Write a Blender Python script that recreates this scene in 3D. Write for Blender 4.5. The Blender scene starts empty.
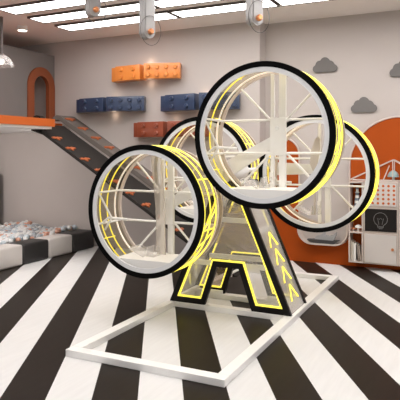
import bpy, bmesh, math, random
from mathutils import Vector, Matrix
random.seed(7)
C = bpy.context.scene
PI = math.pi
col = C.collection

# ------------------------------------------------------------------ camera, world, exposure
cam_data = bpy.data.cameras.new('camera')
cam = bpy.data.objects.new('camera', cam_data); col.objects.link(cam)
YAW = math.radians(25.99)
cam.location = (0, 0, 1.5)
cam.rotation_euler = (PI / 2, 0, YAW)
cam_data.sensor_width = 36.0
cam_data.lens = 36.0 * 562.0 / 400.0
cam_data.shift_y = -0.12
cam_data.clip_start = 0.05
C.camera = cam

world = bpy.data.worlds.new('room_light'); C.world = world
world.use_nodes = True
bg = world.node_tree.nodes['Background']
bg.inputs['Color'].default_value = (1.0, 0.965, 0.94, 1)
bg.inputs['Strength'].default_value = 0.58

C.view_settings.view_transform = 'Standard'
C.view_settings.look = 'None'
C.view_settings.gamma = 1
C.view_settings.use_curve_mapping = False
C.view_settings.exposure = 0.0
PANEL = 7.5          # ceiling panel emission
LED = 1.0           # neon tube emission

H = 3.31             # ceiling height
YW = 7.33            # back wall, left part
YR = 7.56            # back wall, right part (set back)
XL = -7.5            # left wall
XJ = -2.655          # where the back wall steps back


# ------------------------------------------------------------------ materials
def new_mat(name):
    m = bpy.data.materials.new(name); m.use_nodes = True
    return m, m.node_tree.nodes, m.node_tree.links


def mat(name, rgb, rough=0.5, metal=0.0, spec=0.5, noise=0.0, scale=8.0, bump=0.0, coat=0.0):
    m, n, l = new_mat(name)
    b = n['Principled BSDF']
    b.inputs['Base Color'].default_value = (*rgb, 1)
    b.inputs['Roughness'].default_value = rough
    b.inputs['Metallic'].default_value = metal
    b.inputs['Specular IOR Level'].default_value = spec
    b.inputs['Coat Weight'].default_value = coat
    if noise or bump:
        tc = n.new('ShaderNodeTexCoord'); nz = n.new('ShaderNodeTexNoise')
        nz.inputs['Scale'].default_value = scale; nz.inputs['Detail'].default_value = 4
        l.new(tc.outputs['Object'], nz.inputs['Vector'])
        if noise:
            mx = n.new('ShaderNodeMix'); mx.data_type = 'RGBA'
            mx.inputs[6].default_value = (*[c * (1 - noise) for c in rgb], 1)
            mx.inputs[7].default_value = (*[min(1, c * (1 + noise)) for c in rgb], 1)
            l.new(nz.outputs['Fac'], mx.inputs[0]); l.new(mx.outputs[2], b.inputs['Base Color'])
        if bump:
            bp = n.new('ShaderNodeBump'); bp.inputs['Strength'].default_value = bump
            bp.inputs['Distance'].default_value = 0.01
            l.new(nz.outputs['Fac'], bp.inputs['Height']); l.new(bp.outputs['Normal'], b.inputs['Normal'])
    return m


def emit(name, rgb, strength):
    m, n, l = new_mat(name)
    b = n['Principled BSDF']
    b.inputs['Base Color'].default_value = (*rgb, 1)
    b.inputs['Emission Color'].default_value = (*rgb, 1)
    b.inputs['Emission Strength'].default_value = strength
    b.inputs['Roughness'].default_value = 0.4
    return m


def acrylic(name, rgb, opacity, rough=0.15, tint=(1, 1, 1), edge=0.3):
    m, n, l = new_mat(name)
    b = n['Principled BSDF']
    b.inputs['Base Color'].default_value = (*rgb, 1)
    b.inputs['Roughness'].default_value = rough
    tr = n.new('ShaderNodeBsdfTransparent'); tr.inputs['Color'].default_value = (*tint, 1)
    mx = n.new('ShaderNodeMixShader')
    lw = n.new('ShaderNodeLayerWeight'); lw.inputs['Blend'].default_value = 0.25
    mr = n.new('ShaderNodeMapRange')
    mr.inputs['To Min'].default_value = opacity; mr.inputs['To Max'].default_value = min(1, opacity + edge)
    l.new(lw.outputs['Fresnel'], mr.inputs['Value'])
    l.new(mr.outputs['Result'], mx.inputs['Fac'])
    l.new(tr.outputs['BSDF'], mx.inputs[1]); l.new(b.outputs['BSDF'], mx.inputs[2])
    l.new(mx.outputs['Shader'], n['Material Output'].inputs['Surface'])
    return m


def floor_mat():
    m, n, l = new_mat('striped_floor')
    b = n['Principled BSDF']
    tc = n.new('ShaderNodeTexCoord')
    dot = n.new('ShaderNodeVectorMath'); dot.operation = 'DOT_PRODUCT'
    dot.inputs[1].default_value = (math.cos(PI / 6), math.sin(PI / 6), 0)
    l.new(tc.outputs['Object'], dot.inputs[0])
    def mth(op, a, v):
        x = n.new('ShaderNodeMath'); x.operation = op
        l.new(a, x.inputs[0]); x.inputs[1].default_value = v
        return x.outputs[0]
    s = mth('DIVIDE', mth('SUBTRACT', dot.outputs['Value'], 0.14), 0.558)
    fr = n.new('ShaderNodeMath'); fr.operation = 'FRACT'; l.new(s, fr.inputs[0])
    sel = mth('GREATER_THAN', fr.outputs[0], 0.5)
    # wood grain running along the stripes
    mp = n.new('ShaderNodeMapping'); mp.inputs['Rotation'].default_value = (0, 0, -PI / 6)
    mp.inputs['Scale'].default_value = (9, 0.8, 1)
    l.new(tc.outputs['Object'], mp.inputs['Vector'])
    nz = n.new('ShaderNodeTexNoise'); nz.inputs['Scale'].default_value = 3.0; nz.inputs['Detail'].default_value = 5
    l.new(mp.outputs['Vector'], nz.inputs['Vector'])
    def ramp(c0, c1):
        r = n.new('ShaderNodeMix'); r.data_type = 'RGBA'
        r.inputs[6].default_value = (*c0, 1); r.inputs[7].default_value = (*c1, 1)
        l.new(nz.outputs['Fac'], r.inputs[0]); return r.outputs[2]
    dark = ramp((0.013, 0.0095, 0.0075), (0.024, 0.018, 0.0145))
    pale = ramp((0.68, 0.665, 0.66), (0.79, 0.78, 0.775))
    mx = n.new('ShaderNodeMix'); mx.data_type = 'RGBA'
    l.new(sel, mx.inputs[0]); l.new(dark, mx.inputs[6]); l.new(pale, mx.inputs[7])
    l.new(mx.outputs[2], b.inputs['Base Color'])
    b.inputs['Roughness'].default_value = 0.34
    b.inputs['Specular IOR Level'].default_value = 0.08
    return m


M = dict(
    floor=floor_mat(),
    wall=mat('pink_grey_plaster', (0.515, 0.462, 0.438), 0.8, noise=0.03, scale=3),
    wall_dark=mat('taupe_plaster', (0.30, 0.27, 0.26), 0.8, noise=0.03),
    ceiling=mat('ceiling_paint', (0.93, 0.87, 0.835), 0.85, noise=0.02),
    grey_wall=mat('grey_paint', (0.19, 0.175, 0.17), 0.7, noise=0.05, scale=4),
    orange=mat('orange_paint', (0.39, 0.065, 0.004), 0.7, spec=0.2, noise=0.05, scale=5),
    orange_gloss=mat('orange_lacquer', (0.52, 0.11, 0.02), 0.45, spec=0.3),
    white=mat('white_lacquer', (0.86, 0.84, 0.82), 0.4),
    pinkwhite=mat('warm_white_lacquer', (0.62, 0.53, 0.48), 0.45),
    door=mat('pale_grey_laminate', (0.60, 0.555, 0.53), 0.5),
    arch=mat('burnt_orange_paint', (0.27, 0.068, 0.022), 0.6, noise=0.05),
    steel=mat('white_powder_coat', (0.90, 0.885, 0.87), 0.35, noise=0.03, scale=20),
    black=mat('black_rubber', (0.004, 0.004, 0.004), 0.7, spec=0.05),
    black_gloss=mat('black_acrylic', (0.007, 0.006, 0.006), 0.4, spec=0.2),
    rim=mat('pale_grey_plastic', (0.78, 0.78, 0.79), 0.3),
    yellow=emit('yellow_neon', (1.0, 0.86, 0.10), LED),
    warmtube=emit('warm_white_tube', (1.0, 0.90, 0.82), 0.25),
    diffuser=emit('light_diffuser', (1.0, 0.98, 0.96), PANEL),
    lampface=emit('lamp_face', (1.0, 0.93, 0.84), 6.0),
    frame_dark=mat('dark_bronze_frame', (0.10, 0.082, 0.078), 0.5),
    navy=mat('navy_plastic', (0.028, 0.046, 0.098), 0.32, coat=0.4),
    brick_orange=mat('orange_plastic', (0.72, 0.235, 0.045), 0.35, coat=0.3),
    brick_brown=mat('brick_red_plastic', (0.25, 0.055, 0.025), 0.35, coat=0.3),
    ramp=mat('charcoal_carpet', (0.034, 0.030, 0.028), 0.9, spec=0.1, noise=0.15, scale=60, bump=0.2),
    ramp_lit=mat('lit_ramp_carpet', (0.16, 0.135, 0.12), 0.8, noise=0.12, scale=60, bump=0.2),  # paler version of the ramp carpet, light falling on it put into the colour
    grip=mat('orange_grip', (0.40, 0.10, 0.03), 0.5),
    cloud=mat('grey_felt', (0.165, 0.155, 0.15), 0.9, noise=0.05, scale=40),
    cush_white=mat('pale_vinyl', (0.60, 0.555, 0.53), 0.5, noise=0.04, scale=10),
    cush_black=mat('black_vinyl', (0.022, 0.020, 0.020), 0.45),
    hanger=mat('grey_metal', (0.36, 0.35, 0.35), 0.35, metal=0.3),
    copper=mat('copper_knob', (0.75, 0.30, 0.13), 0.3, metal=0.7),
    wire=mat('dark_wire', (0.12, 0.11, 0.11), 0.4, metal=0.5),
    chalk=mat('chalk_line', (0.24, 0.23, 0.22), 0.9),
    board=mat('blackboard_slate', (0.016, 0.013, 0.012), 0.7, spec=0.15, noise=0.1, scale=12),
    toy_grey=mat('grey_toy_plastic', (0.36, 0.36, 0.37), 0.35),
    toy_dark=mat('dark_toy_plastic', (0.045, 0.045, 0.05), 0.4),
    teal=mat('pale_teal_ceramic', (0.32, 0.45, 0.46), 0.35),
    bluegrey=mat('blue_grey_stripe', (0.16, 0.20, 0.25), 0.5),
    beige=mat('beige_cover', (0.55, 0.48, 0.40), 0.7),
    paper=mat('book_paper', (0.70, 0.65, 0.58), 0.8),
    taupe=mat('taupe_cover', (0.30, 0.25, 0.21), 0.7),
    tan=mat('tan_metal', (0.45, 0.38, 0.33), 0.4),
    ball_white=mat('white_ball', (0.72, 0.71, 0.71), 0.3),
    ball_grey=mat('grey_ball', (0.36, 0.38, 0.41), 0.3),
    ball_blue=mat('pale_blue_ball', (0.50, 0.56, 0.61), 0.3),
    ball_orange=mat('salmon_ball', (0.60, 0.31, 0.22), 0.3),
    shell=acrylic('clear_shell', (0.40, 0.36, 0.30), 0.025, 0.2, (0.90, 0.87, 0.79), 0.05),
    clear=acrylic('clear_acrylic', (0.80, 0.77, 0.75), 0.16, 0.1),
    frost=acrylic('frosted_acrylic', (0.84, 0.76, 0.68), 0.34, 0.3),
    bronze=acrylic('bronze_acrylic', (0.42, 0.33, 0.27), 0.25, 0.15, (0.95, 0.90, 0.86)),
    glass=acrylic('lamp_glass', (0.80, 0.80, 0.80), 0.18, 0.05),
)


# ------------------------------------------------------------------ mesh helpers
def box(bm, lo, hi, bevel=0.0, mtx=None):
    (x0, y0, z0), (x1, y1, z1) = lo, hi
    v = [bm.verts.new(p) for p in ((x0, y0, z0), (x1, y0, z0), (x1, y1, z0), (x0, y1, z0),
                                   (x0, y0, z1), (x1, y0, z1), (x1, y1, z1), (x0, y1, z1))]
    f = [bm.faces.new([v[i] for i in q]) for q in
         ((3, 2, 1, 0), (4, 5, 6, 7), (0, 1, 5, 4), (1, 2, 6, 5), (2, 3, 7, 6), (3, 0, 4, 7))]
    if bevel:
        e = list({e for q in f for e in q.edges})
        r = bmesh.ops.bevel(bm, geom=e, offset=bevel, segments=3, affect='EDGES', profile=0.5)
        v = list({x for q in r['faces'] for x in q.verts} | {x for x in v if x.is_valid})
    if mtx is not None:
        bmesh.ops.transform(bm, matrix=mtx, verts=[x for x in v if x.is_valid])
    return bm


def tube(bm, pts, r, seg=8, closed=False, flat=None):
    """round tube along points; flat=(w,h) gives a rectangular bar (h along Y)"""
    pts = [Vector(p) for p in pts]
    n = len(pts); rings = []
    for i, p in enumerate(pts):
        if closed:
            t = (pts[(i + 1) % n] - pts[i - 1]).normalized()
        else:
            t = (pts[min(i + 1, n - 1)] - pts[max(i - 1, 0)]).normalized()
        up = Vector((0, 1, 0)) if abs(t.y) < 0.9 else Vector((0, 0, 1))
        a = t.cross(up).normalized(); b = a.cross(t).normalized()
        if flat:
            w, h = flat[0] / 2, flat[1] / 2
            ring = [p + a * sx * w + b * sy * h for sx, sy in ((-1, -1), (1, -1), (1, 1), (-1, 1))]
        else:
            ring = [p + a * r * math.cos(2 * PI * k / seg) + b * r * math.sin(2 * PI * k / seg) for k in range(seg)]
        rings.append([bm.verts.new(q) for q in ring])
    m = len(rings[0])
    for i in range(n if closed else n - 1):
        A, B = rings[i], rings[(i + 1) % n]
        for k in range(m):
            bm.faces.new((A[k], A[(k + 1) % m], B[(k + 1) % m], B[k]))
    if not closed:
        bm.faces.new(list(reversed(rings[0]))); bm.faces.new(rings[-1])
    return bm


def lathe_y(bm, profile, n=96, closed=True, c=(0, 0, 0)):
    """profile [(r, y)] turned about the Y axis"""
    rings = []
    for k in range(n):
        a = 2 * PI * k / n
        rings.append([bm.verts.new((c[0] + r * math.cos(a), c[1] + y, c[2] + r * math.sin(a))) for r, y in profile])
    m = len(profile)
    for k in range(n):
        A, B = rings[k], rings[(k + 1) % n]
        for i in range(m if closed else m - 1):
            j = (i + 1) % m
            bm.faces.new((A[i], A[j], B[j], B[i]))
    if not closed:
        if profile[0][0] > 1e-5: bm.faces.new([r[0] for r in rings])
        if profile[-1][0] > 1e-5: bm.faces.new([r[-1] for r in rings])
    return bm


def lathe_z(bm, profile, n=24, c=(0, 0, 0)):
    rings = []
    for k in range(n):
        a = 2 * PI * k / n
        rings.append([bm.verts.new((c[0] + r * math.cos(a), c[1] + r * math.sin(a), c[2] + z)) for r, z in profile])
    for k in range(n):
        A, B = rings[k], rings[(k + 1) % n]
        for i in range(len(profile) - 1):
            bm.faces.new((A[i], B[i], B[i + 1], A[i + 1]))
    bm.faces.new([r[0] for r in reversed(rings)]); bm.faces.new([r[-1] for r in rings])
    return bm


def prism(bm, outline, y0, y1):
    """outline [(x, z)] extruded along Y"""
    a = [bm.verts.new((x, y0, z)) for x, z in outline]
    b = [bm.verts.new((x, y1, z)) for x, z in outline]
    bm.faces.new(a); bm.faces.new(list(reversed(b)))
    n = len(a)
    for i in range(n):
        bm.faces.new((a[i], b[i], b[(i + 1) % n], a[(i + 1) % n]))
    return bm


def prism_z(bm, outline, z0, z1):
    a = [bm.verts.new((x, y, z0)) for x, y in outline]
    b = [bm.verts.new((x, y, z1)) for x, y in outline]
    bm.faces.new(list(reversed(a))); bm.faces.new(b)
    n = len(a)
    for i in range(n):
        bm.faces.new((a[i], a[(i + 1) % n], b[(i + 1) % n], b[i]))
    return bm


def prism_x(bm, outline, x0, x1):
    """outline [(y, z)] extruded along X"""
    a = [bm.verts.new((x0, y, z)) for y, z in outline]
    b = [bm.verts.new((x1, y, z)) for y, z in outline]
    bm.faces.new(a); bm.faces.new(list(reversed(b)))
    n = len(a)
    for i in range(n):
        bm.faces.new((a[i], b[i], b[(i + 1) % n], a[(i + 1) % n]))
    return bm


def band(bm, inner, outer, y0, y1):
    """ring between two outlines of equal length [(x, z)], extruded along Y (closed loop)"""
    n = len(inner); V = []
    for y in (y0, y1):
        V.append([[bm.verts.new((x, y, z)) for x, z in o] for o in (inner, outer)])
    for i in range(n):
        j = (i + 1) % n
        bm.faces.new((V[0][0][i], V[0][0][j], V[0][1][j], V[0][1][i]))
        bm.faces.new((V[1][0][i], V[1][1][i], V[1][1][j], V[1][0][j]))
        bm.faces.new((V[0][0][i], V[1][0][i], V[1][0][j], V[0][0][j]))
        bm.faces.new((V[0][1][i], V[0][1][j], V[1][1][j], V[1][1][i]))
    return bm


def inset_poly(pts, d):
    """offset a closed (x, z) polygon; positive d moves to its left side"""
    n = len(pts); out = []
    for i in range(n):
        p0, p1, p2 = Vector(pts[i - 1]), Vector(pts[i]), Vector(pts[(i + 1) % n])
        a = (p1 - p0).normalized(); b = (p2 - p1).normalized()
        na = Vector((-a.y, a.x)); nb = Vector((-b.y, b.x))
        k = (na + nb); k = k / max(0.25, k.dot(na))
        out.append(tuple(p1 + k * d))
    return out


def arc(cx, cz, r, a0, a1, n):
    return [(cx + r * math.cos(math.radians(a0 + (a1 - a0) * i / n)),
             cz + r * math.sin(math.radians(a0 + (a1 - a0) * i / n))) for i in range(n + 1)]


def obj(name, bm, m, parent=None, loc=None, smooth=True):
    bmesh.ops.recalc_face_normals(bm, faces=bm.faces[:])
    if smooth:
        for f in bm.faces: f.smooth = True
        for e in bm.edges:
            if len(e.link_faces) == 2 and e.calc_face_angle(0) > math.radians(35): e.smooth = False
    me = bpy.data.meshes.new(name); bm.to_mesh(me); bm.free()
    me.materials.append(M[m] if isinstance(m, str) else m)
    o = bpy.data.objects.new(name, me); col.objects.link(o)
    if parent: o.parent = parent
    if loc: o.location = loc
    return o


def tag(o, label, cat, group=None):
    o['label'] = label; o['category'] = cat
    if group: o['group'] = group
    return o


def thing(name, loc, label, cat, group=None):
    o = bpy.data.objects.new(name, None); col.objects.link(o)
    o.location = loc; o.empty_display_size = 0.1
    return tag(o, label, cat, group)


def struct(name, bm, m, parent=None, smooth=False):
    o = obj(name, bm, m, parent, smooth=smooth)
    if not parent: o['kind'] = 'structure'
    return o


def copy_tree(o, parent=None, skip=None):
    c = o.copy(); col.objects.link(c)
    if parent: c.parent = parent
    for ch in list(o.children):
        if not (skip and ch.name.startswith(skip)): copy_tree(ch, c)
    return c


NB = bmesh.new


# ------------------------------------------------------------------ the room
bm = NB(); box(bm, (XL - 0.2, -2.5, -0.1), (5, YR + 0.3, 0)); struct('floor', bm, 'floor')
bm = NB(); box(bm, (XL - 0.2, -2.5, H), (5, YR + 0.3, H + 0.1)); struct('ceiling', bm, 'ceiling')
bm = NB()
prism_z(bm, [(XL, YW), (XJ, YW), (XJ, YR), (5, YR), (5, YR + 0.3), (XL, YR + 0.3)], 0, H)
struct('wall_back', bm, 'wall')
bm = NB(); box(bm, (XL - 0.2, -2.5, 0), (XL, YR + 0.3, H)); struct('wall_left', bm, 'wall_dark')

# painted orange shape of two arches over a low dado, with a round-bottomed dip between them
def mural_outline():
    p = [(-2.625, 0.0), (-2.625, 1.46)]
    p += arc(-2.39, 1.46, 0.235, 180, 0, 20)[1:]
    p += [(-2.155, 0.46)]
    p += arc(-1.955, 0.46, 0.20, 180, 270, 10)[1:]
    p += arc(-1.675, 0.46, 0.20, 270, 360, 10)
    p += [(-1.475, 1.32)]
    p += arc(-0.845, 1.32, 0.63, 180, 0, 40)[1:]
    p += [(-0.215, 0.0)]
    return p
mo = mural_outline()
bm = NB(); prism(bm, mo, YR - 0.03, YR); struct('trim_1', bm, 'orange')
bm = NB()
edge = [(x, YR - 0.035, z) for x, z in mo]
tube(bm, edge, 0.012, 6)
struct('trim_2', bm, 'pinkwhite', smooth=True)

# upper deck on the left, its partition and arched opening
deck = [(XL, 3.6), (-5.43, 3.6)] + [(-5.43 + 0.1 * math.sin(a), 3.7 - 0.1 * math.cos(a)) for a in (0.5, 1.0, PI / 2)]
deck += [(-5.33, 6.22)] + [(-5.41 + 0.08 * math.cos(a), 6.22 + 0.08 * math.sin(a)) for a in (0.4, 0.8, 1.2, PI / 2)]
deck += [(-5.47, 6.295), (-5.50, 6.24), (-6.10, 6.24), (-6.10, YW), (XL, YW)]
bm = NB(); prism_z(bm, deck, 1.858, 1.965); d = struct('trim_3', bm, 'orange_gloss')
bm = NB(); prism_z(bm, [(x - (0.03 if x > -6 else 0), y - (0.03 if 3.7 < y < 7 else 0)) for x, y in deck], 1.825, 1.858)
struct('trim_4', bm, 'white')

ya, yb, zs, rw = 6.76, 7.24, 2.55, 0.24
arch_in = [(ya + 0.0, 1.967)] + [(7.00 + rw * math.cos(math.radians(a)), zs + rw * math.sin(math.radians(a))) for a in range(180, -1, -9)] + [(yb, 1.967)]
bm = NB()
part = [(YW, 1.967), (YW, 3.09), (4.2, 3.09), (4.2, 1.967)] + arch_in
prism_x(bm, part, -6.30, -6.26); struct('wall_partition', bm, 'grey_wall')
bm = NB()
ro, ri = rw + 0.07, rw - 0.07
def arch_pts(r, c=7.00):
    return [(c - r, 1.967)] + [(c + r * math.cos(math.radians(a)), zs + r * math.sin(math.radians(a))) for a in range(180, -1, -9)] + [(c + r, 1.967)]
A, B = arch_pts(ro), arch_pts(ri)
prism_x(bm, A + B[::-1], -6.305, -6.235); struct('trim_5', bm, 'arch')


# ------------------------------------------------------------------ ceiling lights
def panel(x0, x1, y0, y1, label):
    t = thing('ceiling_light', ((x0 + x1) / 2, (y0 + y1) / 2, H), label, 'ceiling light', 'ceiling light panels')
    w, d, h = (x1 - x0) / 2, (y1 - y0) / 2, 0.028
    bm = NB()
    o = [(-w, -d), (w, -d), (w, d), (-w, d)]
    i = [(-w + .022, -d + .022), (w - .022, -d + .022), (w - .022, d - .022), (-w + .022, d - .022)]
    V = [[bm.verts.new((x, y, z)) for x, y in q] for q, z in ((o, 0), (o, -h), (i, -h), (i, -h + .012))]
    for a in range(3):
        for k in range(4):
            bm.faces.new((V[a][k], V[a][(k + 1) % 4], V[a + 1][(k + 1) % 4], V[a + 1][k]))
    obj('frame', bm, 'frame_dark', t, smooth=False)
    bm = NB(); box(bm, (-w + .022, -d + .022, -h + .006), (w - .022, d - .022, -h + .02))
    obj('diffuser', bm, 'diffuser', t, smooth=False)
rows = [(6.27, 6.62, 'in the row nearest the back wall'), (5.73, 6.06, 'in the second row from the back wall'),
        (5.19, 5.52, 'in the third row from the back wall'), (4.2, 4.6, 'in the fourth row, above the near side'),
        (2.6, 3.0, 'in a row high above the viewer'), (1.0, 1.4, 'in the row behind the viewer')]
segs = [(-5.36, -3.52, 'leftmost white panel light'), (-3.50, -2.14, 'second from left white panel light'),
        (-2.12, -0.32, 'third from left white panel light'), (-0.30, 1.50, 'rightmost white panel light')]
for y0, y1, rl in rows:
    for x0, x1, sl in segs:
        panel(x0, x1, y0, y1, sl + ' ' + rl)

def downlight(x, y, label, H=H):
    t = thing('ceiling_downlight', (x, y, H), label, 'ceiling light', 'round ceiling lights')
    bm = NB(); lathe_z(bm, [(0.075, 0), (0.075, -0.06), (0.066, -0.065), (0.062, -0.06)], 32); obj('housing', bm, 'white', t)
    bm = NB(); lathe_z(bm, [(0.060, -0.058), (0.060, -0.067)], 32); obj('lens', bm, 'lampface', t)
downlight(-5.84, 6.15, 'round white downlight on the ceiling left of the panel lights')
downlight(-6.10, 5.62, 'round white downlight above the glass pendant at far left')
def lamp(name, loc, power, rgb, size, parent=None):
    ld = bpy.data.lights.new(name, 'POINT'); ld.energy = power; ld.color = rgb; ld.shadow_soft_size = size
    o = bpy.data.objects.new(name, ld); col.objects.link(o); o.location = loc
    if parent: o.parent = parent
downlight(-6.9, 5.3, 'added, unseen round downlight under the orange-rimmed deck', 1.83)  # unseen fixture, added to go with the fill light below it
lamp('deck_fill_light', (-6.9, 5.3, 1.72), 66, (1.0, 0.93, 0.88), 0.12)  # added fill that brightens the wall and ball pit under the deck

# glass pendant over the deck
t = thing('pendant_lamp', (-5.69, 5.60, 2.75), 'clear glass pendant lamp on a dark rod above the orange deck', 'pendant lamp')
bm = NB(); tube(bm, [(0, 0, 0.05), (0, 0, H - 2.75)], 0.022, 10); obj('rod', bm, 'frame_dark', t)
bm = NB(); lathe_z(bm, [(0.03, 0.06), (0.05, 0.05), (0.10, 0.02), (0.155, -0.05), (0.17, -0.10), (0.165, -0.10), (0.15, -0.05), (0.095, 0.015), (0.03, 0.045)], 24)
obj('glass_shade', bm, 'glass', t)
bm = NB(); tube(bm, [(0.10, 0, 0.0), (0.16, -0.02, -0.03), (0.24, -0.04, -0.12)], 0.022, 8); obj('glass_arm', bm, 'glass', t)
bm = NB(); bmesh.ops.create_icosphere(bm, subdivisions=2, radius=0.035, matrix=Matrix.Translation((0, 0, -0.04))); obj('bulb', bm, 'lampface', t)

# hanging grey bars with copper knobs
def hanger(x, y, z, rot, label):
    t = thing('hanging_bar', (x, y, z), label, 'ceiling decoration', 'hanging bars under the ceiling')
    t.rotation_euler = (0, 0, rot)
    w = 0.068; top = H - z
    o = [(-w, top), (w, top)] + arc(0, 0, w, 0, -180, 14)
    bm = NB(); prism(bm, o, -0.05, 0.05); obj('bar', bm, 'hanger', t)
    bm = NB()
    oo = [(-w + .018, top)] + [(p[0] * (w - .018) / w, p[1] * (w - .018) / w) for p in arc(0, 0, w, 180, 360, 14)] + [(w - .018, top)]
    prism(bm, oo, -0.058, -0.048); obj('face_plate', bm, 'hanger', t)
    bm = NB(); lathe_y(bm, [(0.0, -0.105), (0.022, -0.105), (0.032, -0.09), (0.032, -0.07), (0.024, -0.055), (0.0, -0.055)], 16); k = obj('knob', bm, 'copper', t)
    bm = NB()
    ring = [(0.125 * math.cos(a), -0.075, 0.125 * math.sin(a) * 1.25 + 0.01) for a in [2 * PI * i / 48 for i in range(48)]]
    tube(bm, ring, 0.0035, 5, closed=True); obj('wire_ring', bm, 'wire', t)
hanger(-3.74, 5.00, 3.04, 1.10, 'short grey hanging bar with copper knob, leftmost of three under the ceiling')
hanger(-3.14, 5.15, 2.775, 1.10, 'grey hanging bar with copper knob, middle of the three')
hanger(-1.94, 5.20, 2.805, 1.00, 'grey hanging bar with copper knob above the highest ring cabin')


# ------------------------------------------------------------------ floor base of the ride
t = thing('floor_frame', (-2.06, 4.95, 0), 'long pale metal rectangle frame on the striped floor under the ride', 'base frame')
def beam(name, lo, hi, m='steel'):
    bm = NB(); box(bm, [lo[i] - t.location[i] for i in range(3)], [hi[i] - t.location[i] for i in range(3)], 0.004)
    return obj(name, bm, m, t, smooth=False)
BX0, BX1, BY0, BY1 = -2.70, -1.425, 3.28, 6.63
beam('end_beam', (BX0, BY0, 0), (BX1, BY0 + 0.085, 0.05))
beam('end_beam', (BX0, BY1 - 0.085, 0), (BX1, BY1, 0.05))
beam('side_beam', (BX0, BY0 + 0.085, 0), (BX0 + 0.085, BY1 - 0.085, 0.05))
beam('side_beam', (BX1 - 0.085, BY0 + 0.085, 0), (BX1, BY1 - 0.085, 0.05))
beam('cross_beam', (BX0 + 0.085, 4.795, 0), (BX1 - 0.085, 4.88, 0.05))
beam('cross_beam', (BX0 + 0.085, 5.235, 0), (BX1 - 0.085, 5.32, 0.05))

# ------------------------------------------------------------------ A-shaped stand
PX, PZ, SY0, SY1 = -2.058, 1.311, 4.820, 5.294
t = thing('ride_stand', (PX, (SY0 + SY1) / 2, 0), 'A-shaped stand with black outline and yellow light strips carrying the ring cabins', 'ride stand')
cy = (SY0 + SY1) / 2
# clockwise seen from the front
A_OUT = [(-0.611, 0.051), (-0.111, 1.23), (0.111, 1.23), (0.611, 0.051), (0.237, 0.051), (0.111, 0.423), (-0.111, 0.423), (-0.237, 0.051)]
for nm, y in (('front', SY0), ('rear', SY1)):
    dy = y - cy
    s = -1 if nm == 'front' else 1
    inner = inset_poly(A_OUT, -0.052)
    bm = NB(); band(bm, inner, A_OUT, dy - 0.018, dy + 0.018); obj('black_outline', bm, 'black_gloss', t, smooth=False)
    i2, i3 = inset_poly(A_OUT, -0.054), inset_poly(A_OUT, -0.066)
    bm = NB(); band(bm, i3, i2, dy - 0.014, dy + 0.014); obj('light_strip', bm, 'yellow', t, smooth=False)
    bm = NB(); prism(bm, inset_poly(A_OUT, -0.06), dy - 0.004, dy + 0.004); obj('panel', bm, 'bronze' if nm == 'rear' else 'clear', t, smooth=False)
L0, L1 = Vector((0.611, 0.051)), Vector((0.111, 1.23))
ux = (L1 - L0).normalized()
def leg_pt(q, sgn):
    p = L0 + (L1 - L0) * q
    return sgn * (p.x - 0.012), p.y
for sgn in (1, -1):
    bm = NB()
    (xa, za), (xb, zb) = leg_pt(0.0, sgn), leg_pt(1.0, sgn)
    yy0, yy1 = -0.218, 0.218
    v = [bm.verts.new(p) for p in ((xa, yy0, za), (xa, yy1, za), (xb, yy1, zb), (xb, yy0, zb),
                                   (xa - sgn * .008, yy0, za), (xa - sgn * .008, yy1, za), (xb - sgn * .008, yy1, zb), (xb - sgn * .008, yy0, zb))]
    for q in ((0, 1, 2, 3), (7, 6, 5, 4), (0, 4, 5, 1), (1, 5, 6, 2), (2, 6, 7, 3), (3, 7, 4, 0)): bm.faces.new([v[i] for i in q])
    obj('side_panel', bm, 'clear', t, smooth=False)
    for q in (0.10, 0.235, 0.37, 0.50):
        bm = NB()
        x0_, z0_ = leg_pt(q + 0.085, sgn); x1_, z1_ = leg_pt(q - 0.02, sgn)
        tip = (x0_ + sgn * .012, 0, z0_)
        tube(bm, [(x1_ + sgn * .012, -0.10, z1_), tip, (x1_ + sgn * .012, 0.10, z1_)], 0.008, 6)
        obj('chevron_light', bm, 'yellow', t)
    for q, nm in ((0.60, 'side_rail'), (0.03, 'foot_rail')):
        x, z = leg_pt(q, sgn)
        bm = NB(); box(bm, (x - sgn * .05 - .02, -0.217, z - .02), (x - sgn * .05 + .02, 0.217, z + .02)); obj(nm, bm, 'steel', t, smooth=False)
for z, w, m in ((0.44, 0.38, 'steel'), (0.86, 0.20, 'steel')):
    for dy in (-0.18, 0.18):
        bm = NB(); box(bm, (-w, dy - .02, z - .022), (w, dy + .02, z + .022)); obj('cross_rail', bm, m, t, smooth=False)
for sgn in (-1, 1):
    for dy in (-0.18, 0.18):
        bm = NB(); box(bm, (sgn * .41 - .165, dy - .02, 0.052), (sgn * .41 + .165, dy + .02, 0.088)); obj('foot_rail', bm, 'steel', t, smooth=False)
# inner slanting gear cover
bm = NB(); prism(bm, [(-0.24, 0.62), (0.24, 0.62), (0.12, 0.97), (-0.12, 0.97)], -0.10, 0.10); obj('gear_cover', bm, 'bronze', t, smooth=False)
# bearing block and axle
bm = NB(); box(bm, (-0.092, -0.19, 1.10), (0.092, 0.19, 1.218), 0.01); obj('bearing_block', bm, 'tan', t, smooth=False)
bm = NB(); lathe_y(bm, [(0.0, -0.25), (0.058, -0.25), (0.082, -0.19), (0.092, -0.05), (0.092, 0.05), (0.082, 0.19), (0.058, 0.25), (0.0, 0.25)], 40, c=(-0.036, 0, PZ))
obj('motor_housing', bm, 'white', t)
bm = NB(); lathe_y(bm, [(0.025, -0.320), (0.025, 1.06)], 20, closed=False, c=(-0.036, 0, PZ)); obj('axle', bm, 'steel', t)


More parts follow.
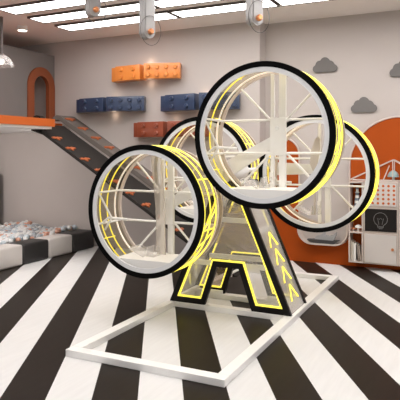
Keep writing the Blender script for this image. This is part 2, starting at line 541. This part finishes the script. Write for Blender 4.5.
# ------------------------------------------------------------------ the two swing arms
def arm(y, ends, label):
    t = thing('swing_arm', (PX - 0.036, y, PZ), label, 'ride arm', 'arms that carry the ring cabins')
    for ex, ez in ends:
        L = math.hypot(ex, ez); a = math.atan2(ez, ex)
        R = Matrix.Rotation(-a, 4, 'Y')
        bm = NB()
        n0, n1 = 0.075, 0.045
        prism(bm, [(0.055, -n0), (L, -n1)] + [(L + n1 * math.cos(q), n1 * math.sin(q)) for q in (-1.0, -.5, 0, .5, 1.0)] + [(L, n1), (0.055, n0)], -0.012, 0.012)
        bmesh.ops.transform(bm, matrix=R, verts=bm.verts[:])
        obj('arm_plate', bm, 'steel', t)
    bm = NB(); lathe_y(bm, [(0.027, -0.016), (0.10, -0.016), (0.10, 0.016), (0.027, 0.016)], 32); obj('hub_disc', bm, 'white', t)

HX = 0.553; HZ = 0.315; HR = 0.639
arm(4.773, [(HX, HZ), (-HX, -HZ)], 'white slanting arm linking the two front ring cabins')
arm(6.107, [(HR, 0), (-HR, 0)], 'white level arm linking the two rear ring cabins')

# ------------------------------------------------------------------ one ride wheel (drum), copied four times
R_ = 0.613; D_ = 0.49; SIZE = 0.967
def make_wheel():
    t = thing('ride_cabin', (0, 0, 0), 'ring cabin', 'ride cabin', 'lit ring cabins of the ride')
    bm = NB(); lathe_y(bm, [(R_, 0.0), (R_, 0.035), (0.566, 0.035), (0.566, 0.0)], 128)
    rim = obj('tyre', bm, 'black', t); rim['label'] = 'black rubber outer rim'
    bm = NB(); lathe_y(bm, [(0.566, 0.004), (0.566, 0.022), (0.526, 0.022), (0.526, 0.004)], 128); obj('rim_face', bm, 'rim', t)
    bm = NB(); lathe_y(bm, [(0.588, 0.036), (0.588, D_ - 0.025), (0.584, D_ - 0.025), (0.584, 0.036)], 96); obj('clear_shell', bm, 'shell', t)
    for y in (0.055, 0.175, 0.295):
        bm = NB(); lathe_y(bm, [(0.605 + 0.0065 * math.cos(a), y + 0.0065 * math.sin(a)) for a in [k * PI / 4 for k in range(8)]], 96)
        obj('light_hoop', bm, 'yellow', t)
    for y in (0.395,):
        bm = NB(); lathe_y(bm, [(0.580 + 0.009 * math.cos(a), y + 0.009 * math.sin(a)) for a in [k * PI / 4 for k in range(8)]], 96)
        obj('white_hoop', bm, 'warmtube', t)
    bm = NB(); lathe_y(bm, [(0.590, D_ - 0.02), (0.590, D_), (0.562, D_), (0.562, D_ - 0.02)], 96); obj('back_ring', bm, 'pinkwhite', t)
    for k in range(8):
        a = PI / 8 + 0.13 + k * PI / 4
        bm = NB(); x, z = 0.598 * math.cos(a), 0.598 * math.sin(a)
        tube(bm, [(x, 0.03, z), (x, 0.31, z)], 0.006, 6); obj('strut', bm, 'yellow', t)
    yb = D_ - 0.02
    # post, crossbars and diagonals at the back of the drum
    for x, wd in ((-0.055, 0.032), (0.038, 0.062)):
        z1 = math.sqrt(0.57 ** 2 - x * x)
        bm = NB(); box(bm, (x - wd / 2, yb - 0.015, -z1), (x + wd / 2, yb + 0.015, z1)); obj('post', bm, 'steel', t, smooth=False)
    for z in (0.15, -0.15):
        for s in (-1, 1):
            e = math.sqrt(0.57 ** 2 - z * z)
            bm = NB(); tube(bm, [(s * 0.075, yb, z), (s * e, yb, z)], 0.011, 8); b = obj('crossbar', bm, 'steel', t)
            bm = NB(); tube(bm, [(s * e, 0.03, z * 1.02), (s * e, D_ - 0.04, z * 1.02)], 0.011, 8); obj('side_rail', bm, 'steel', t)
            sz = 1 if z > 0 else -1
            bm = NB(); tube(bm, [(s * 0.075, yb, z), (s * 0.36, yb, sz * 0.442)], 0.011, 8); obj('diagonal_spoke', bm, 'steel', t)
    bm = NB(); box(bm, (-0.075, yb - 0.026, -0.17), (0.075, yb - 0.014, 0.17), 0.004); hp = obj('hub_plate', bm, 'steel', t, smooth=False)
    bm = NB(); lathe_y(bm, [(0.0, yb - 0.036), (0.016, yb - 0.036), (0.02, yb - 0.026), (0.0, yb - 0.026)], 16, c=(-0.01, 0, 0.075)); obj('bolt', bm, 'rim', hp)
    # chord floor
    c = 0.455; h = math.sqrt(0.565 ** 2 - c * c)
    a0 = math.degrees(math.atan2(-c, -h)) % 360; a1 = math.degrees(math.atan2(-c, h)) % 360
    bm = NB(); prism(bm, arc(0, 0, 0.565, a0, a1, 24), 0.04, D_ - 0.035); obj('floor_plate', bm, 'white', t)
    # seat of clear acrylic with frosted back
    bm = NB()
    for s in (-1, 1):
        pass
    prism(bm, [(-0.26, -0.385), (-0.235, -0.365), (-0.085, -0.435), (-0.10, -0.454)], 0.16, 0.36)
    prism(bm, [(-0.09, -0.454), (-0.075, -0.36), (-0.02, -0.36), (-0.005, -0.454)], 0.20, 0.34)
    obj('seat', bm, 'clear', t, smooth=False)
    bm = NB(); prism(bm, [(-0.13, 0.50), (-0.02, 0.52), (0.02, 0.10), (0.035, -0.454), (-0.065, -0.454), (-0.075, 0.0)], 0.36, 0.375)
    obj('seat_back', bm, 'frost', t, smooth=False)
    bm = NB(); box(bm, (-0.072, 0.42, -0.40), (-0.035, 0.468, -0.32), 0.004); obj('switch_box', bm, 'white', t, smooth=False)
    # curved grab handle on the left
    bm = NB(); tube(bm, [(-0.565, 0.15, -0.16), (-0.50, 0.17, -0.10), (-0.46, 0.17, -0.10), (-0.30, 0.20, -0.11)], 0.013, 8)
    tube(bm, [(-0.46, 0.17, -0.10), (-0.54, 0.17, -0.22)], 0.011, 8)
    tube(bm, [(-0.56, 0.10, 0.14), (-0.46, 0.17, -0.10)], 0.010, 8)
    obj('grab_handle', bm, 'white', t)
    for a0, a1 in ((-0.62, -0.30), (-0.30, 0.05)):
        bm = NB()
        tube(bm, [(0.598 * math.cos(a0 + (a1 - a0) * k / 6), 0.04 + 0.27 * k / 6, 0.598 * math.sin(a0 + (a1 - a0) * k / 6)) for k in range(7)], 0.006, 6)
        obj('diagonal_strut', bm, 'yellow', t)
    bm = NB(); lathe_y(bm, [(0.0, yb + 0.01), (0.03, yb + 0.01), (0.03, D_ + 0.023), (0.0, D_ + 0.023)], 20); obj('hub_axle', bm, 'rim', t)
    return t
wheel = make_wheel()
spots = [((PX - 0.029 - HX, 4.255, PZ - HZ - 0.024), 'front lower left ring cabin with black rim and yellow light hoops'),
         ((PX - 0.027 + HX, 4.255, PZ + HZ + 0.009), 'front upper ring cabin, the highest and largest looking of the four'),
         ((PX - 0.030 + HR, 5.59, PZ - 0.028), 'rear right ring cabin in front of the orange arches'),
         ((PX - 0.029 - HR, 5.59, PZ - 0.01), 'rear left ring cabin half hidden behind the two front ones')]
for i, (loc, lab) in enumerate(spots):
    o = wheel if i == 0 else copy_tree(wheel, skip='seat_back')
    o.location = loc; o['label'] = lab; o.scale = (SIZE, SIZE, SIZE)
    if i == 2:
        for ch in list(o.children):
            if ch.name.startswith('floor_plate'): bpy.data.objects.remove(ch)
        bm = NB(); prism(bm, [(-.055, .02), (-.09, .10), (-.075, .24), (-.035, .36), (.0, .39), (.02, .36), (.01, .22), (-.01, .10), (-.025, .02)], 0.17, 0.195)
        prism(bm, [(-.05, -.45), (-.05, .04), (-.03, .04), (-.03, -.45)], 0.175, 0.19)
        b = obj('seat_back', bm, 'beige', o); b['label'] = 'tan leaf shaped backrest'


# ------------------------------------------------------------------ climbing ramps
SL = math.atan(0.60)
def ramp(y0, y1, m, gx, x_top, z_top, th, cr, curl, gl, label):
    # profile in (x, z): rounded crest at the top, then a straight slope down to the floor
    L = (z_top - 0.0) / 0.60
    t = thing('climbing_ramp', (x_top, y0, 0), label, 'climbing ramp', 'climbing ramps from the deck')
    top = [(x_top - x_top + L - 0.0, 0.0)]
    pts = [(L, 0.0), (0.0, z_top)]
    n = Vector((math.sin(SL), math.cos(SL)))
    cxz = Vector((0, z_top)) - n * cr
    crest = [(cxz.x + cr * math.cos(a), cxz.y + cr * math.sin(a)) for a in [PI / 2 - SL + k * (PI * curl) / 10 for k in range(1, 11)]]
    outer = pts + crest
    ci = [(cxz.x + (cr - th) * math.cos(a), cxz.y + (cr - th) * math.sin(a)) for a in [PI / 2 - SL + k * (PI * curl) / 10 for k in range(10, 0, -1)]]
    outer += ci + [tuple(Vector((0, z_top)) - n * th), (L - th / math.sin(SL), 0.0)]
    bm = NB(); prism(bm, outer, 0, y1 - y0); obj('slope', bm, m, t)
    for k in range(11):
        q = 0.10 + k * 0.29
        x, z = q * math.cos(SL), z_top - q * math.sin(SL)
        if z < 0.1: break
        bm = NB()
        yy = gx * (y1 - y0)
        MT = Matrix.Translation((x, yy, z)) @ Matrix.Rotation(SL, 4, 'Y')
        box(bm, (-0.02, -gl, 0.0), (0.02, gl, 0.02), 0.008, MT)
        box(bm, (-0.05, -0.04, 0.0), (0.05, -0.012, 0.018), 0.006, MT @ Matrix.Rotation(0.5, 4, 'Z'))
        box(bm, (-0.05, 0.012, 0.0), (0.05, 0.04, 0.018), 0.006, MT @ Matrix.Rotation(-0.5, 4, 'Z'))
        obj('grip', bm, 'grip', t)
    return t
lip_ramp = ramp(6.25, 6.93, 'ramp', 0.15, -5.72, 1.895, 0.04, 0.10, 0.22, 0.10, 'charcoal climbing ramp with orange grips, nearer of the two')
ramp(6.96, 7.325, 'ramp_lit', 0.36, -5.83, 2.063, 0.07, 0.12, 0.5, 0.12, 'climbing ramp, coloured paler as if lit, running along the back wall')

bm = NB()
lip = arc(0.05, 0.0, 0.10, 0, 180, 16) + [(-0.05, -0.12), (0.15, -0.18)]
prism(bm, [(x, z + 1.93) for x, z in lip], 0.0, 0.10); obj('top_lip', bm, 'ramp', lip_ramp)

# ------------------------------------------------------------------ stud bricks on the back wall
def brick_piece(parent, name, m, x0, x1, z0, z1, depth, rot, nx):
    bm = NB()
    w = x1 - x0; h = z1 - z0
    box(bm, (-w / 2, -depth, 0), (w / 2, 0, h), 0.006)
    for i in range(nx):
        for j in range(2):
            cx = -w / 2 + w * (i + .5) / nx; cz = h * (j + .5) / 2
            lathe_y(bm, [(0.0, -depth - 0.028), (0.026, -depth - 0.028), (0.033, -depth - 0.020), (0.033, -depth + 0.004), (0.0, -depth + 0.004)], 16, c=(cx, 0, cz))
    o = obj(name, bm, m, parent)
    o.rotation_euler = (0, 0, rot)
    o.location = ((x0 + x1) / 2 - parent.location.x, 0, z0 - parent.location.z)
    return o
def bricks(x0, xm, x1, z0, z1, m, n1, n2, label):
    t = thing('wall_brick', ((x0 + x1) / 2, YW - 0.03, z0), label, 'wall decoration', 'giant toy bricks on the wall')
    bm = NB(); box(bm, (x0 - t.location.x, -0.10, 0.004), (x0 - t.location.x + 0.15, 0.03, z1 - z0 - 0.004), 0.006); obj('end_brick', bm, m, t)
    a = brick_piece(t, 'brick', m, x0 + 0.13, xm, z0, z1, 0.17, -0.12, n1)
    b = brick_piece(t, 'brick', m, xm + 0.02, x1, z0, z1, 0.13, 0.30, n2)
    lamp('added_backlight', (0.05, -0.03, -0.05), 0.16, (1.0, 0.72, 0.50), 0.03, t)  # assumed lights without a fixture, added for the warm glow around the brick
    lamp('added_backlight', (0.05, -0.03, z1 - z0 + 0.05), 0.12 if m != 'brick_orange' else 0.3, (1.0, 0.72, 0.50), 0.03, t)
    a.location.y = -0.03; b.location.y = -0.06
bricks(-5.03, -4.42, -3.86, 2.575, 2.80, 'brick_orange', 2, 4, 'glowing orange studded toy brick block, highest on the back wall')
bricks(-5.71, -5.08, -4.47, 2.12, 2.34, 'navy', 2, 4, 'dark blue studded toy brick block left of the orange one')
bricks(-4.16, -3.52, -2.93, 2.095, 2.33, 'navy', 2, 4, 'dark blue studded toy brick block partly behind the highest ring cabin')
bricks(-4.63, -4.02, -3.40, 1.72, 1.945, 'brick_brown', 2, 4, 'brick red studded toy brick block, lowest on the wall')

# ------------------------------------------------------------------ clouds
def cloud(x, z, s, label):
    def out(px):
        pass
    o = [(-.165, 0.03)]
    o = arc(-.115, .05, .05, 270, 110, 8) + arc(-.07, .105, .055, 170, 80, 6) + arc(0.0, .135, .065, 150, 30, 8) + arc(.07, .10, .05, 90, 20, 5) + arc(.115, .05, .05, 75, -90, 8)
    bm = NB(); prism(bm, [(a * s, b * s) for a, b in o], -0.03, 0.0)
    q = obj('wall_cloud', bm, 'cloud', None, (x, YR, z)); tag(q, label, 'wall decoration', 'grey clouds on the wall')
cloud(-1.805, 2.575, 1.0, 'grey cloud cut-out nearest the highest ring cabin')
cloud(-1.295, 2.02, 1.0, 'grey cloud cut-out above the large orange arch, lowest of the three')
cloud(-0.80, 2.46, 1.05, 'grey cloud cut-out cropped at the right edge of the photo')

# ------------------------------------------------------------------ ball pit
blocks = [(4.16, 4.66, 'cush_black'), (4.66, 5.16, 'cush_white'), (5.16, 5.665, 'cush_white'), (5.665, 6.17, 'cush_black'), (6.17, 6.685, 'cush_white'), (6.685, 7.22, 'cush_black')]
blab = ['black border cushion nearest the viewer outside the left edge', 'second pale border cushion outside the left edge', 'pale border cushion of the ball pit at the left edge of the photo',
        'black border cushion between the two pale ones', 'pale border cushion between the two black ones', 'black border cushion at the far end against the wall']
for (y0, y1, m), lb in zip(blocks, blab):
    if y1 < 5.2: continue
    bm = NB(); box(bm, (-0.15, 0.004, 0), (0.15, y1 - y0 - 0.004, 0.275), 0.03)
    o = obj('border_cushion', bm, m, None, (-5.51, y0, 0)); tag(o, lb, 'cushion', 'border cushions of the ball pit')
bm = NB(); box(bm, (XL + 0.002, 5.17, 0), (-5.67, YW - 0.002, 0.13)); struct('trim_6', bm, 'wall_dark')

BR = 0.038
balls = []
pitch = 0.079; row = 0
y = 5.25
while y < YW - 0.05:
    x = -5.715 - (pitch / 2 if row % 2 else 0)
    while x > XL + 0.06:
        if not (x < -7.12 and y > 6.83): balls.append((x, y))
        x -= pitch
    y += pitch * 0.866; row += 1
def inview(x, y):
    return (x * 0.899 + y * 0.438) / (-x * 0.438 + y * 0.899) > -0.365
vis = [b for b in balls if inview(*b)]
vis.sort(key=lambda b: b[0] ** 2 + b[1] ** 2)
protos = {}
for m, lab in (('ball_white', 'white plastic ball lying in the ball pit'), ('ball_grey', 'dark grey plastic ball lying in the ball pit'),
               ('ball_blue', 'pale blue-grey plastic ball lying in the ball pit'), ('ball_orange', 'salmon orange plastic ball lying in the ball pit')):
    bm = NB(); bmesh.ops.create_uvsphere(bm, u_segments=16, v_segments=10, radius=BR)
    me = bpy.data.meshes.new('pit_ball'); 
    for f in bm.faces: f.smooth = True
    bm.to_mesh(me); bm.free(); me.materials.append(M[m]); protos[m] = (me, lab)
def heap(x, y):
    return 0.25 + 0.05 * math.sin(2.3 * x + 1.1) * math.cos(1.9 * y) + 0.05 * max(0, (-x - 6.0)) + 0.03 * math.sin(7 * x + 5 * y)
def pick():
    r = random.random()
    return 'ball_white' if r < .46 else 'ball_blue' if r < .68 else 'ball_grey' if r < .84 else 'ball_orange'
for x, y in vis[:300]:
    me, lab = protos[pick()]
    o = bpy.data.objects.new('pit_ball', me); col.objects.link(o)
    o.location = (x, y, heap(x, y) + random.uniform(-0.012, 0.02))
    tag(o, lab, 'ball', lab.split(' lying')[0] + 's')
ico = bmesh.new(); bmesh.ops.create_icosphere(ico, subdivisions=2, radius=BR)
iv = [v.co.copy() for v in ico.verts]; iface = [[v.index for v in f.verts] for f in ico.faces]; ico.free()
VV, FF = [], []
def add_ball(x, y, z):
    b = len(VV); VV.extend([(x + c.x, y + c.y, z + c.z) for c in iv]); FF.extend([[b + k for k in f] for f in iface])
shown = set(vis[:300])
for x, y in balls:
    if (x, y) not in shown and y > 5.2: add_ball(x, y, heap(x, y) + random.uniform(-.012, .02))
    if y < YW - 0.09: add_ball(x - pitch / 2, y + 0.02, heap(x, y) - 0.085)
me = bpy.data.meshes.new('pit_ball_layer'); me.from_pydata(VV, [], FF); me.polygons.foreach_set('use_smooth', [True] * len(FF))
me.materials.append(M['ball_white']); o = bpy.data.objects.new('pit_ball_layer', me); col.objects.link(o); o['kind'] = 'stuff'
tag(o, 'lower layer of white plastic balls filling the ball pit', 'balls')

bm = NB(); box(bm, (-0.072, -0.16, 0.13), (0.072, 0.16, 1.16), 0.05)
o = obj('padded_post', bm, 'navy', None, (-7.425, 7.05, 0)); tag(o, 'tall navy padded post in the far left corner of the ball pit', 'padded post')


# ------------------------------------------------------------------ shelves on the right wall
YF = YR - 0.032; SD = 0.22
def cab_root(name, x, z, label, cat, group=None):
    return thing(name, (x, YF, z), label, cat, group)
def bx(name, m, parent, lo, hi, bev=0.0):
    bm = NB(); box(bm, lo, hi, bev); return obj(name, bm, m, parent, smooth=False)
def shell(parent, w, h, d=SD, th=0.016, m='pinkwhite', back=None):
    bx('side_panel', m, parent, (0, -d, 0), (th, 0, h)); bx('side_panel', m, parent, (w - th, -d, 0), (w, 0, h))
    bx('top_panel', m, parent, (th, -d, h - th), (w - th, 0, h)); bx('bottom_panel', m, parent, (th, -d, 0), (w - th, 0, th))
    bx('back_panel', back or 'orange', parent, (th, -0.006, th), (w - th, 0, h - th))

def column(x, label):
    t = cab_root('open_shelf', x, 0.09, label, 'shelf')
    w = 0.18; h = 1.03
    shell(t, w, h)
    for z in (0.375, 0.70):
        bx('shelf_board', 'pinkwhite', t, (0.016, -SD, z), (w - 0.016, -0.006, z + 0.016))
    return t
column(-1.445, 'narrow pinkish open shelf column with books, left of the blackboard')
column(-0.835, 'narrow open shelf column at the right edge of the photo')

CX0, CW = -1.258, 0.418
# door cabinet
t = cab_root('door_cabinet', CX0, 0.09, 'low white cabinet with a round knob under the blackboard', 'cabinet')
shell(t, CW, 0.395)
d = bx('door', 'door', t, (0.018, -SD - 0.014, 0.018), (CW - 0.018, -SD + 0.001, 0.377), 0.003)
bm = NB(); lathe_y(bm, [(0.0, -SD - 0.035), (0.017, -SD - 0.033), (0.019, -SD - 0.024), (0.010, -SD - 0.013), (0.0, -SD - 0.013)], 16, c=(CW - 0.065, 0, 0.20)); obj('knob', bm, 'copper', d)
# blackboard cabinet
t = cab_root('blackboard_cabinet', CX0, 0.487, 'cabinet with black chalkboard front and a drawn light bulb', 'cabinet')
shell(t, CW, 0.315)
f = bx('chalkboard', 'board', t, (0.018, -SD - 0.012, 0.018), (CW - 0.018, -SD + 0.001, 0.297), 0.002)
bm = NB(); yy = -SD - 0.013
cx, cz = CW / 2, 0.172
tube(bm, [(cx + a, yy, cz + b) for a, b in arc(0, 0, 0.082, -62, 242, 36)], 0.0028, 5)
tube(bm, [(cx - .038, yy, cz - .072), (cx - .032, yy, cz - .105), (cx + .032, yy, cz - .105), (cx + .038, yy, cz - .072)], 0.0028, 5)
tube(bm, [(cx - .034, yy, cz - .088), (cx + .034, yy, cz - .092)], 0.0025, 5)
tube(bm, [(cx - .022, yy, cz - .118), (cx + .022, yy, cz - .118)], 0.0025, 5)
tube(bm, [(cx - .018, yy, cz - .07), (cx - .035, yy, cz + .012), (cx - .015, yy, cz - .002), (cx, yy, cz + .016), (cx + .015, yy, cz - .002), (cx + .035, yy, cz + .012), (cx + .018, yy, cz - .07)], 0.0022, 5)
obj('bulb_drawing', bm, 'chalk', f)
# pegboard cabinet
t = cab_root('pegboard_cabinet', CX0, 0.804, 'white cabinet with rows of orange holes above the blackboard', 'cabinet')
shell(t, CW, 0.325)
f = bx('pegboard', 'door', t, (0.018, -SD - 0.012, 0.018), (CW - 0.018, -SD + 0.001, 0.307), 0.002)
for i in range(6):
    for j in range(5):
        bm = NB()
        lathe_y(bm, [(0.0, -SD - 0.0135), (0.016, -SD - 0.0135), (0.016, -SD - 0.010), (0.0, -SD - 0.010)], 12, c=(0.05 + i * (CW - 0.1) / 5, 0, 0.055 + j * 0.054))
        obj('hole', bm, 'orange_gloss', f)

# house-shaped rack above the cabinets
t = thing('house_rack', (-1.43, YF, 1.131), 'thin white house-shaped wire rack under the large orange arch', 'rack')
def stick(p, q, r=0.006):
    bm = NB(); tube(bm, [p, q], r, 6); obj('rail', bm, 'pinkwhite', t)
pk = [(0.0, 0.02), (0.52, 0.27), (1.0, 0.02)]
for y in (-0.015, -0.18):
    for a, b in zip(pk, pk[1:]): stick((a[0], y, a[1]), (b[0], y, b[1]))
    stick((0.52, y, 0.0), (0.52, y, 0.27))
    stick((0.0, y, 0.009), (1.0, y, 0.009))
stick((0.52, -0.015, 0.27), (0.52, -0.18, 0.27))
stick((0.40, -0.18, 0.0), (0.48, -0.18, 0.20), 0.007)
for x in (0.0, 1.0): stick((x, -0.015, 0.02), (x, -0.18, 0.02))

# things on the shelves
t = thing('toy_lighthouse', (-1.352, YF - 0.13, 0.807), 'small striped toy lighthouse on the open shelf', 'toy')
for k in range(5):
    bm = NB(); r0 = 0.038 - k * 0.0035; lathe_z(bm, [(r0, k * .034), (r0 - .003, (k + 1) * .034)], 20); obj('tower_band', bm, 'white' if k % 2 else 'bluegrey', t)
bm = NB(); lathe_z(bm, [(0.030, .170), (0.030, .178), (0.016, .178), (0.016, .215)], 20); obj('lantern', bm, 'rim', t)
bm = NB(); lathe_z(bm, [(0.024, .215), (0.012, .235), (0.003, .25)], 20); obj('cap', bm, 'bluegrey', t)

def mushroom(x, z, s, m, label):
    t = thing('toy_mushroom', (x, YF - 0.14, z), label, 'toy', 'toy mushrooms on the shelf')
    bm = NB(); lathe_z(bm, [(0.016 * s, 0), (0.012 * s, 0.03 * s), (0.014 * s, 0.045 * s)], 16); obj('stem', bm, 'white', t)
    bm = NB(); lathe_z(bm, [(0.014 * s, .043 * s), (0.044 * s, .045 * s), (0.045 * s, .052 * s), (0.036 * s, .07 * s), (0.018 * s, .082 * s), (0.003, .085 * s)], 20); obj('cap', bm, m, t)
mushroom(-1.337, 0.482, 1.0, 'white', 'white capped toy mushroom on the open shelf')
mushroom(-1.397, 0.482, 0.6, 'copper', 'tiny copper capped toy mushroom beside the white one')

xx = -1.424
for k, (w, h, m, lab, tilt) in enumerate([(0.020, 0.25, 'beige', 'tall beige book leftmost on the bottom open shelf', 0), (0.016, 0.235, 'paper', 'thin cream book second from left on the bottom shelf', 0),
                                   (0.024, 0.22, 'white', 'white book third from left on the bottom shelf', 0), (0.018, 0.20, 'taupe', 'brown leaning book on the bottom shelf', 0.10),
                                   (0.014, 0.185, 'tan', 'thin tan leaning book rightmost on the bottom shelf', 0.13)]):
    t = thing('book', (xx, YF - 0.20, 0.107), lab, 'book', 'books on the bottom shelf')
    t.rotation_euler = (0, -tilt, 0)
    if tilt: t.location.z += 0.003; t.location.x += 0.027 if k == 3 else 0.03
    bx('cover', m, t, (0, 0, 0), (w, 0.15, h)); bx('pages', 'paper', t, (0.003, 0.002, h - 0.006), (w - 0.003, 0.148, h + 0.0008))
    xx += w + 0.003

# pale teal dome on the peg cabinet
t = thing('table_lamp', (-0.915, YF - 0.09, 1.131), 'pale teal dome shaped toy lamp on the pegboard cabinet', 'lamp')
bm = NB(); lathe_z(bm, [(0.045, 0), (0.045, 0.012), (0.014, 0.02), (0.014, 0.06)], 20); obj('base', bm, 'white', t)
bm = NB(); lathe_z(bm, [(0.07, .055), (0.068, .075), (0.052, .11), (0.025, .132), (0.004, .14)], 24); obj('dome', bm, 'teal', t)
t = thing('toy_ball', (-1.21, YF - 0.11, 1.131), 'small cream toy ball on top of the shelves behind the rear right ring cabin', 'toy')
bm = NB(); bmesh.ops.create_uvsphere(bm, u_segments=20, v_segments=12, radius=0.04, matrix=Matrix.Translation((0, 0, 0.04))); obj('shell', bm, 'beige', t)

# niche ledge and toy whale in the dip
bm = NB()
u_in = [(-2.155, 0.55)] + arc(-1.955, 0.46, 0.20, 180, 270, 12) + arc(-1.675, 0.46, 0.20, 270, 360, 12) + [(-1.475, 0.55)]
u_out = [(-2.135, 0.55)] + arc(-1.955, 0.46, 0.18, 180, 270, 12) + arc(-1.675, 0.46, 0.18, 270, 360, 12) + [(-1.495, 0.55)]
prism(bm, u_in + u_out[::-1], YR - 0.14, YR - 0.001); struct('trim_7', bm, 'pinkwhite')
t = thing('toy_boat', (-1.805, YR - 0.075, 0.281), 'grey toy boat with upswept tail on the rounded wall ledge', 'toy')
bm = NB(); prism(bm, [(-0.22, 0.045), (-0.19, 0.012), (-0.10, 0.0), (0.14, 0.0), (0.21, 0.045), (0.13, 0.045), (-0.12, 0.05)], -0.045, 0.045); obj('hull', bm, 'toy_dark', t, smooth=False)
bm = NB(); prism(bm, [(-0.12, 0.046), (-0.10, 0.09), (-0.02, 0.115), (0.07, 0.10), (0.12, 0.11), (0.17, 0.16), (0.165, 0.11), (0.13, 0.042)], -0.03, 0.03); obj('body', bm, 'toy_grey', t, smooth=False)
bm = NB(); prism(bm, [(-0.03, 0.112), (0.015, 0.155), (0.03, 0.105)], -0.008, 0.008); obj('fin', bm, 'toy_grey', t, smooth=False)
